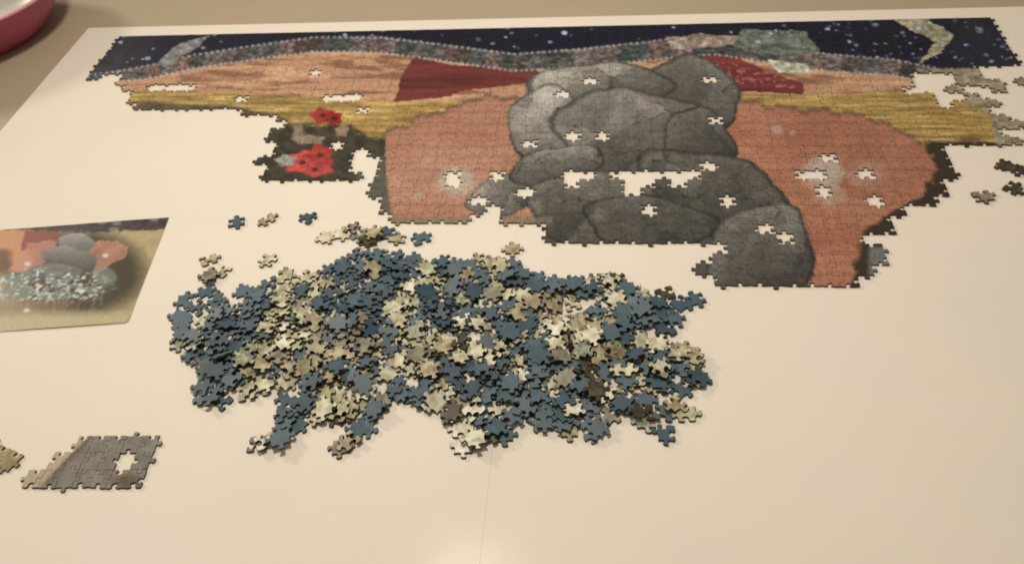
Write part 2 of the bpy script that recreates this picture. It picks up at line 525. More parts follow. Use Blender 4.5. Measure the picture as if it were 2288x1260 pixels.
# ------------------------------------------------------------------ assembled puzzle
NC, NR, CW, RH = 73, 34, .0200, .0175
X0, Y0 = -.8476, 1.2685
SHAPE = [(268, 70), (2216, 30), (2285, 155), (2055, 160), (2020, 166), (2030, 180), (2048, 190), (2060, 205), (2110, 222),
         (2145, 226), (2192, 228), (2200, 248), (2245, 258), (2252, 284), (2236, 300), (2262, 322), (2190, 330), (2098, 332), (2110, 352), (2112, 368),
         (2132, 384), (2118, 408), (2112, 432), (2080, 448), (2062, 466), (2012, 474), (1990, 488), (1990, 516), (1955, 524),
         (1940, 545), (1958, 560), (1962, 590), (1936, 602), (1920, 618), (1896, 626), (1906, 645), (1900, 668), (1840, 660), (1800, 638),
         (1584, 638), (1574, 614), (1582, 596), (1606, 585), (1612, 564), (1602, 548), (1250, 548), (1238, 536), (1214, 526),
         (1200, 514), (1210, 502), (1100, 499), (1092, 472), (1070, 466), (1060, 486), (1000, 497), (900, 497), (880, 482),
         (845, 466), (838, 440), (848, 400), (858, 372), (850, 350), (818, 338), (796, 345), (772, 356), (790, 376), (792, 408),
         (600, 408), (594, 385), (574, 362), (606, 355), (636, 330), (598, 316), (600, 294), (636, 285), (608, 266), (560, 262),
         (520, 244), (285, 240), (288, 213), (432, 211), (425, 192), (380, 196), (280, 203), (268, 190), (283, 176), (268, 168), (236, 168),
         (216, 180), (190, 178)]
HOLES = [(712, 170), (742, 215), (760, 215), (803, 217), (822, 247), (540, 217), (765, 325), (1245, 213), (1303, 186),
         (1600, 180), (1588, 272), (1267, 300), (1360, 305), (1198, 324), (1022, 400), (1022, 418), (1098, 397), (1055, 455),
         (1090, 470), (1187, 436), (1260, 418), (1465, 476), (1645, 456), (1697, 515), (1738, 536), (1842, 362),
         (1810, 398), (1843, 398), (1856, 438), (1952, 392), (1975, 456), (2025, 205), (2105, 235), (1292, 400), (1325, 396),
         (1392, 395), (1420, 398), (1450, 398), (1485, 400), (1520, 396), (1548, 385), (1566, 375), (1400, 418), (1425, 420), (1425, 440),
         (1460, 415), (1500, 412), (1098, 490)]
EXTRA = [(2137, 168), (2165, 163), (2140, 183), (2112, 198), (2143, 202), (2155, 215), (2177, 177), (2203, 180),
         (2190, 194), (2233, 195), (2228, 208), (2222, 228), (2276, 183), (2276, 278), (2268, 317), (1950, 572), (1560, 604), (1600, 625), (1845, 652), (1886, 652)]


def cellof(px, py):
    X, Y = g(px, py); return int((X - X0) // CW), int((Y0 - Y) // RH)


gi, gj = np.meshgrid(np.arange(NC), np.arange(NR), indexing='ij')
pxc, pyc = proj(X0 + (gi + .5) * CW, Y0 - (gj + .5) * RH)
occ = inpoly(pxc, pyc, SHAPE)
for h in HOLES:
    i, j = cellof(*h)
    if 0 <= i < NC and 0 <= j < NR: occ[i, j] = False
for h in EXTRA:
    i, j = cellof(*h)
    if 0 <= i < NC and 0 <= j < NR: occ[i, j] = True
cells = [(i, j) for i in range(NC) for j in range(NR) if occ[i, j]]
cells.sort(key=lambda c: (-c[1], abs(pxc[c] - 1144)))
cut = Cut(NC, NR, CW, RH, 21)
puzzle = link('jigsaw_puzzle', None)
puzzle.location = (X0, Y0, 0)
props(puzzle, 'large half assembled jigsaw puzzle with navy starry strip, grey middle and salmon sides', 'jigsaw puzzle')


def place_piece(v, cxy, q, amp=1.0):
    """tiny looseness of each fitted piece"""
    th = q.normal(0, .004) * amp; dx, dy = q.normal(0, .00009, 2) * amp
    tx, ty = q.normal(0, .0045, 2) * amp; dz = abs(q.normal(0, .00006))
    v = np.array(v); p = v - np.array([cxy[0], cxy[1], 0])
    c, s = math.cos(th), math.sin(th)
    x = p[:, 0] * c - p[:, 1] * s; y = p[:, 0] * s + p[:, 1] * c
    z = p[:, 2] + np.where(p[:, 2] > 0, p[:, 0] * tx + p[:, 1] * ty + dz, 0)
    return np.stack([x + dx, y + dy, z], 1)


def build_cells(cells, cut, parent, colour_fn, origin, q, nparts=300, stuffname='pieces', rot=0.0):
    """nearest cells become one child each, the far rest one joined part"""
    c_, s_ = math.cos(rot), math.sin(rot)
    V = []; F = []; MI = []; base = 0
    for k, (i, j) in enumerate(cells):
        pts = cut.piece(i, j)
        v, f, mi = piece_geo(pts, step=.0034)
        cc = ((i + .5) * cut.cw, -(j + .5) * cut.rh)
        v = place_piece(v, cc, q)
        if k < nparts:
            me = mesh('piece', v, f, [M_print, M_cut], mi)
            lx, ly = v[:, 0] + cc[0], v[:, 1] + cc[1]
            px, py = proj(origin[0] + lx * c_ - ly * s_, origin[1] + lx * s_ + ly * c_)
            tintv = np.exp(q.normal(0, .035))
            with_ink(me, inkof(colour_fn(px, py)) * tintv)
            o = link('piece', me, parent); o.location = (cc[0], cc[1], 0)
        else:
            v = v + np.array([cc[0], cc[1], 0])
            V.append(v); F += [tuple(a + base for a in t) for t in f]; MI += mi; base += len(v)
    if V:
        V = np.concatenate(V)
        me = mesh(stuffname, V, F, [M_print, M_cut], MI)
        px, py = proj(origin[0] + V[:, 0], origin[1] + V[:, 1])
        with_ink(me, inkof(colour_fn(px, py)))
        o = link(stuffname, me, parent)
        props(o, kind='stuff')


build_cells(cells, cut, puzzle, picture, (X0, Y0), np.random.RandomState(4))


# ------------------------------------------------------------------ two small joined sections at the left
def section(name, corner_px, ang, nc, nr, shape_px, holes, seed, fn, label, extra=(), cw=.0175, rh=.0200):
    ox, oy = g(*corner_px)
    root = link(name, None); root.location = (ox, oy, 0); root.rotation_euler = (0, 0, ang)
    props(root, label, 'puzzle section')
    c_, s_ = math.cos(ang), math.sin(ang)
    ct = Cut(nc, nr, cw, rh, seed)
    ct.hs[:, 0] = np.random.RandomState(seed).choice([-1, 1], nc)
    cl = []

    def cell(px):
        X, Y = g(*px); dx, dy = X - ox, Y - oy
        return int((dx * c_ + dy * s_) // cw), int(-(-dx * s_ + dy * c_) // rh)
    hs = {cell(h) for h in holes}; ex = {cell(h) for h in extra}
    for i in range(nc):
        for j in range(nr):
            lx, ly = (i + .5) * cw, -(j + .5) * rh
            px, py = proj(ox + lx * c_ - ly * s_, oy + lx * s_ + ly * c_)
            if (inpoly(px, py, shape_px) and (i, j) not in hs) or (i, j) in ex: cl.append((i, j))
    build_cells(cl, ct, root, fn, (ox, oy), np.random.RandomState(seed), rot=ang)
    return root


def grey_fn(x, y):
    C = np.array([126., 114, 98])[None, :] * (.82 + .36 * fbm(x / 22, y / 18))[:, None]
    ln = (x - 105) - (1085 - y) * .95
    C = mixc(C, np.exp(-((ln + 2) / 7) ** 2) * (y < 1086) * .7, (96, 76, 50))
    C = mixc(C, soft(-ln - 10, 8), (176, 156, 122))
    C = mixc(C, soft(1 - np.hypot((x - 290) / 30, (y - 1076) / 16), .5) * .7, (92, 74, 44))
    return C


def ochre_fn(x, y):
    return np.array([158., 138, 92])[None, :] * (.7 + .6 * fbm(x / 20, y / 9))[:, None]


section('joined_section', (35, 978), .045, 10, 3,
        [(185, 970), (365, 970), (352, 1018), (340, 1050), (332, 1100), (62, 1100), (64, 1058), (120, 1052), (140, 1015), (178, 1012)],
        [(277, 1040)], 5, grey_fn, 'small joined section of grey pieces with one hole, lying at the near left')
section('joined_section', (-100, 948), -.35, 8, 3, [(-120, 930), (40, 950), (62, 1000), (20, 1048), (-120, 1060)], [], 9, ochre_fn,
        'ochre joined section cut off by the left edge of the photo')

# ------------------------------------------------------------------ printed picture sheet at the left
def sheet_print(x, y):
    n = len(x)
    C = np.tile(np.array([176., 154, 108]), (n, 1)) * (.9 + .2 * fbm(x / 60, y / 30))[:, None]
    wx = x + (fbm(x / 14, y / 10) - .5) * 12; wy = y + (fbm(x / 14 + 9, y / 10 + 4) - .5) * 10
    d = np.hypot((wx - 170) / 150, (wy - 610) / 92)
    C = mixc(C, soft(1.02 - d, .35), (66, 56, 38))
    C = mixc(C, soft(70 - wx, 20) * soft(608 - wy, 10), (188, 132, 84))
    C = mixc(C, soft(24 - wx, 14) * soft(wy - 560, 10) * soft(612 - wy, 10), (104, 66, 42))
    C = mixc(C, inpoly(wx, wy, [(60, 515), (130, 520), (120, 560), (45, 560)]), (132, 72, 56))
    # sandstone left and right, stepped
    for P in ([(60, 545), (120, 535), (140, 565), (95, 590), (55, 612), (30, 610), (38, 580)],
              [(190, 560), (215, 540), (262, 538), (286, 556), (282, 576), (250, 590), (228, 608), (212, 622), (200, 590)]):
        C = mixc(C, inpoly(wx, wy, P) * (.55 + .45 * fbm(x / 20, y / 12)), (188, 128, 102))
    for (cx_, cy_, rx, ry, tone) in ((170, 545, 42, 24, 140), (140, 572, 44, 22, 126), (182, 588, 36, 26, 108), (120, 610, 60, 20, 110)):
        a = (x - cx_) / rx; b_ = (y - cy_) / ry
        dd = np.hypot(a, b_) + (fbm(x / 12, y / 9) - .5) * .3
        sh = .85 - .25 * b_ + .2 * (fbm(x / 8, y / 6) - .5)
        m = soft(1 - dd, .12)[:, None]
        C = C * (1 - m) + np.array([tone, tone * .95, tone * .85])[None, :] * sh[:, None] * m
    m = soft(1 - np.hypot((wx - 90) / 150, (wy - 640) / 34), .3) * soft(fbm(x / 16, y / 9) - .42, .12)
    C = mixc(C, m * .9, (118, 126, 106))
    m = soft(1 - np.hypot((wx - 235) / 26, (wy - 618) / 20), .3); C = mixc(C, m * .7, (124, 132, 112))
    m = soft(1 - np.hypot((x - 100) / 150, (y - 640) / 40), .3) * soft(fbm(x / 7, y / 4) - .64, .05)
    C = mixc(C, m, (196, 196, 176))
    m = soft(y - 672, 14) * soft(165 - x, 30); C = mixc(C, m * .55, (132, 98, 66))
    m = soft(y - 702, 22); C = mixc(C, m, (180, 164, 120))
    m = soft(vn(x / 4.5 + (y - 640) * .04, y / 60) - .66, .2) * soft(y - 640, 16) * soft(705 - y, 14) * (x < 230); C = mixc(C, m * .45, (150, 142, 122))
    # dark strip along the top
    yt = np.interp(x, [-200, 0, 100, 210, 378, 420], [530, 512, 516, 520, 512, 508])
    m = soft(yt + (fbm(x / 9, y / 5) - .5) * 10 - y, 4)
    C = C * (1 - m[:, None]) + (np.array([58., 48, 48]) * (.7 + .7 * fbm(x / 12, y / 6))[:, None]) * m[:, None]
    for (cx_, cy_, r_) in ((245, 492, 12), (262, 500, 10), (345, 492, 10), (255, 514, 12), (228, 498, 10)):
        C = mixc(C, soft(1 - np.hypot((x - cx_) / r_, (y - cy_) / 5), .5) * .7, (140, 136, 118))
    for (cx_, cy_) in ((236, 572), (62, 590), (88, 640), (182, 652), (60, 694)):
        C = mixc(C, soft(1 - np.hypot((x - cx_) / 7, (y - cy_) / 4.5), .6) * .8, (226, 206, 184))
    return np.clip(C, 5, 245)


def make_sheet():
    pr = np.array(g(378, 487)); br = np.array(g(286, 722))
    dn = br - pr; Hs = np.hypot(*dn); dn = dn / Hs; lf = np.array([dn[1], -dn[0]])
    if lf[0] > 0: lf = -lf
    Ws = .285; nu, nv = 150, 100; rad = .006
    us = np.linspace(0, 1, nu + 1); vs = np.linspace(0, 1, nv + 1)
    v = []; f = []
    for b_ in vs:
        for a in us:
            U_ = a * Ws; V_ = b_ * Hs
            # slightly rounded and worn corners
            for (cu, cv) in ((0, Hs), (Ws, Hs), (Ws, 0)):
                du, dv = abs(U_ - cu), abs(V_ - cv)
                if du < rad and dv < rad:
                    ex, ey = rad - du, rad - dv; m_ = max(ex, ey); l_ = math.hypot(ex, ey)
                    if l_ > 0:
                        kx = m_ / l_
                        U_ = cu + (rad - ex * kx) * (1 if cu == 0 else -1); V_ = cv + (rad - ey * kx) * (-1 if cv > 0 else 1)
            wob = .0007 * (fbm(np.array([U_ * 60]), np.array([V_ * 30]))[0] - .5) if b_ in (0, 1) else 0
            p = pr + lf * U_ + dn * (V_ + wob)
            z = .0006 + .0022 * max(0, b_ - .85) / .15 * (1 - abs(a - .3)) * .5 + .0004 * math.sin(a * 7)
            v.append((p[0], p[1], max(.0005, z)))
    W_ = nu + 1
    for j in range(nv):
        for i in range(nu):
            f.append((j * W_ + i, j * W_ + i + 1, (j + 1) * W_ + i + 1, (j + 1) * W_ + i))
    n0 = len(v); arr = np.array(v)
    ring = [i for i in range(W_)] + [j * W_ + nu for j in range(1, nv + 1)] + [nv * W_ + i for i in range(nu - 1, -1, -1)] + [j * W_ for j in range(nv - 1, 0, -1)]
    mi = [0] * len(f)
    for k in ring: v.append((v[k][0], v[k][1], .0001))
    m_ = len(ring)
    for k in range(m_):
        f.append((ring[k], n0 + k, n0 + (k + 1) % m_, ring[(k + 1) % m_])); mi.append(1)
    f.append(tuple(n0 + k for k in range(m_))); mi.append(1)
    c0 = arr.mean(0); arr2 = np.array(v) - np.array([c0[0], c0[1], 0])
    me = mesh('picture_sheet', arr2, f, [M_print, M_edge], mi)
    px, py = proj(np.array(v)[:, 0], np.array(v)[:, 1])
    with_ink(me, inkof(sheet_print(px, py)))
    o = link('picture_sheet', me); o.location = (c0[0], c0[1], 0)
    props(o, 'printed picture sheet with dark top strip, cut off by the left edge of the photo', 'picture sheet')


make_sheet()

# ------------------------------------------------------------------ loose pieces
VAR = []
THL = .0026
vr = np.random.RandomState(77)
for k in range(26):
    c = Cut(3, 3, .0200, .0175, 300 + k)
    c.sz = c.sz * 1.13; c.ln = c.ln * 1.6; c.jx = c.jx * 1.7; c.jy = c.jy * 1.7
    if k % 4 == 0: c.vs[1, 1] = -1; c.vs[2, 1] = -1      # common two-in two-out forms, some with three knobs
    if k % 7 == 3: c.hs[1, 1] = 1; c.hs[1, 2] = -1; c.vs[1, 1] = -1; c.vs[2, 1] = 1
    p = c.piece(1, 1)
    p = [(x - .030, y + .02625) for x, y in p]
    v, f, mi = piece_geo(p, th=THL, gap=.0002, bev=.00032, bottom=True)
    v = np.array(v) - np.array([0, 0, THL / 2])
    VAR.append((v, f, mi, mesh('puzzle_piece', v, f, [FRONTS['tan'], M_cut, M_blue], mi)))

PRINTS = list(FRONTS)
HEAP_GROUP = 'loose jigsaw pieces heaped on the white board'
STRAY_GROUP = 'stray jigsaw pieces lying apart from the heap'
# patches of the heap (photo pixels): x, y, radius, share of pieces lying blue side up, preferred print
PATCH = [(470, 700, 110, .93, 'cream'), (530, 790, 95, .88, 'mottled green grey'), (640, 770, 80, .15, 'pale yellow green'), (680, 665, 45, .15, 'pale yellow green'),
         (770, 680, 80, .75, 'tan'), (860, 585, 110, .93, 'tan'), (1000, 605, 35, .9, 'tan'), (930, 640, 70, .25, 'pale yellow green'),
         (1085, 600, 55, .35, 'tan'), (1130, 640, 60, .35, 'pale yellow green'), (1220, 650, 60, .9, 'tan'), (1220, 695, 60, .12, 'tan'), (1010, 690, 80, .75, 'cream'),
         (1370, 645, 80, .72, 'cream'), (1450, 700, 80, .85, 'cream'), (1410, 740, 40, .5, 'pale yellow green'), (1180, 740, 90, .55, 'cream'),
         (800, 740, 80, .6, 'grey brown'), (720, 820, 110, .35, 'tan'), (900, 790, 90, .22, 'pale yellow green'), (1020, 790, 50, .15, 'cream'),
         (1060, 840, 65, .88, 'cream'), (960, 850, 55, .5, 'tan'), (1150, 800, 60, .3, 'cream'), (1230, 820, 60, .85, 'grey brown'), (1330, 770, 70, .3, 'tan'),
         (1350, 830, 70, .3, 'dark brown'), (1280, 870, 70, .7, 'dark brown'), (1400, 880, 70, .75, 'cream'), (1430, 840, 45, .2, 'pale yellow green'), (1510, 840, 70, .8, 'tan'),
         (1550, 800, 35, .1, 'tan'), (1550, 840, 30, .2, 'tan'), (1130, 920, 70, .9, 'cream'), (1220, 920, 60, .75, 'cream'), (1010, 920, 70, .08, 'cream'), (1050, 980, 40, .05, 'cream'),
         (1250, 960, 40, .1, 'pale yellow green'), (1320, 940, 60, .85, 'cream'), (1430, 940, 40, .2, 'mottled green grey'), (660, 910, 55, .92, 'cream'),
         (760, 900, 60, .12, 'pale yellow green'), (830, 945, 50, .88, 'tan'), (600, 870, 40, .15, 'pale yellow green'), (480, 880, 60, .3, 'grey brown'), (480, 930, 30, .9, 'tan'),
         (410, 780, 40, .3, 'mottled green grey'), (430, 820, 40, .3, 'grey brown')]
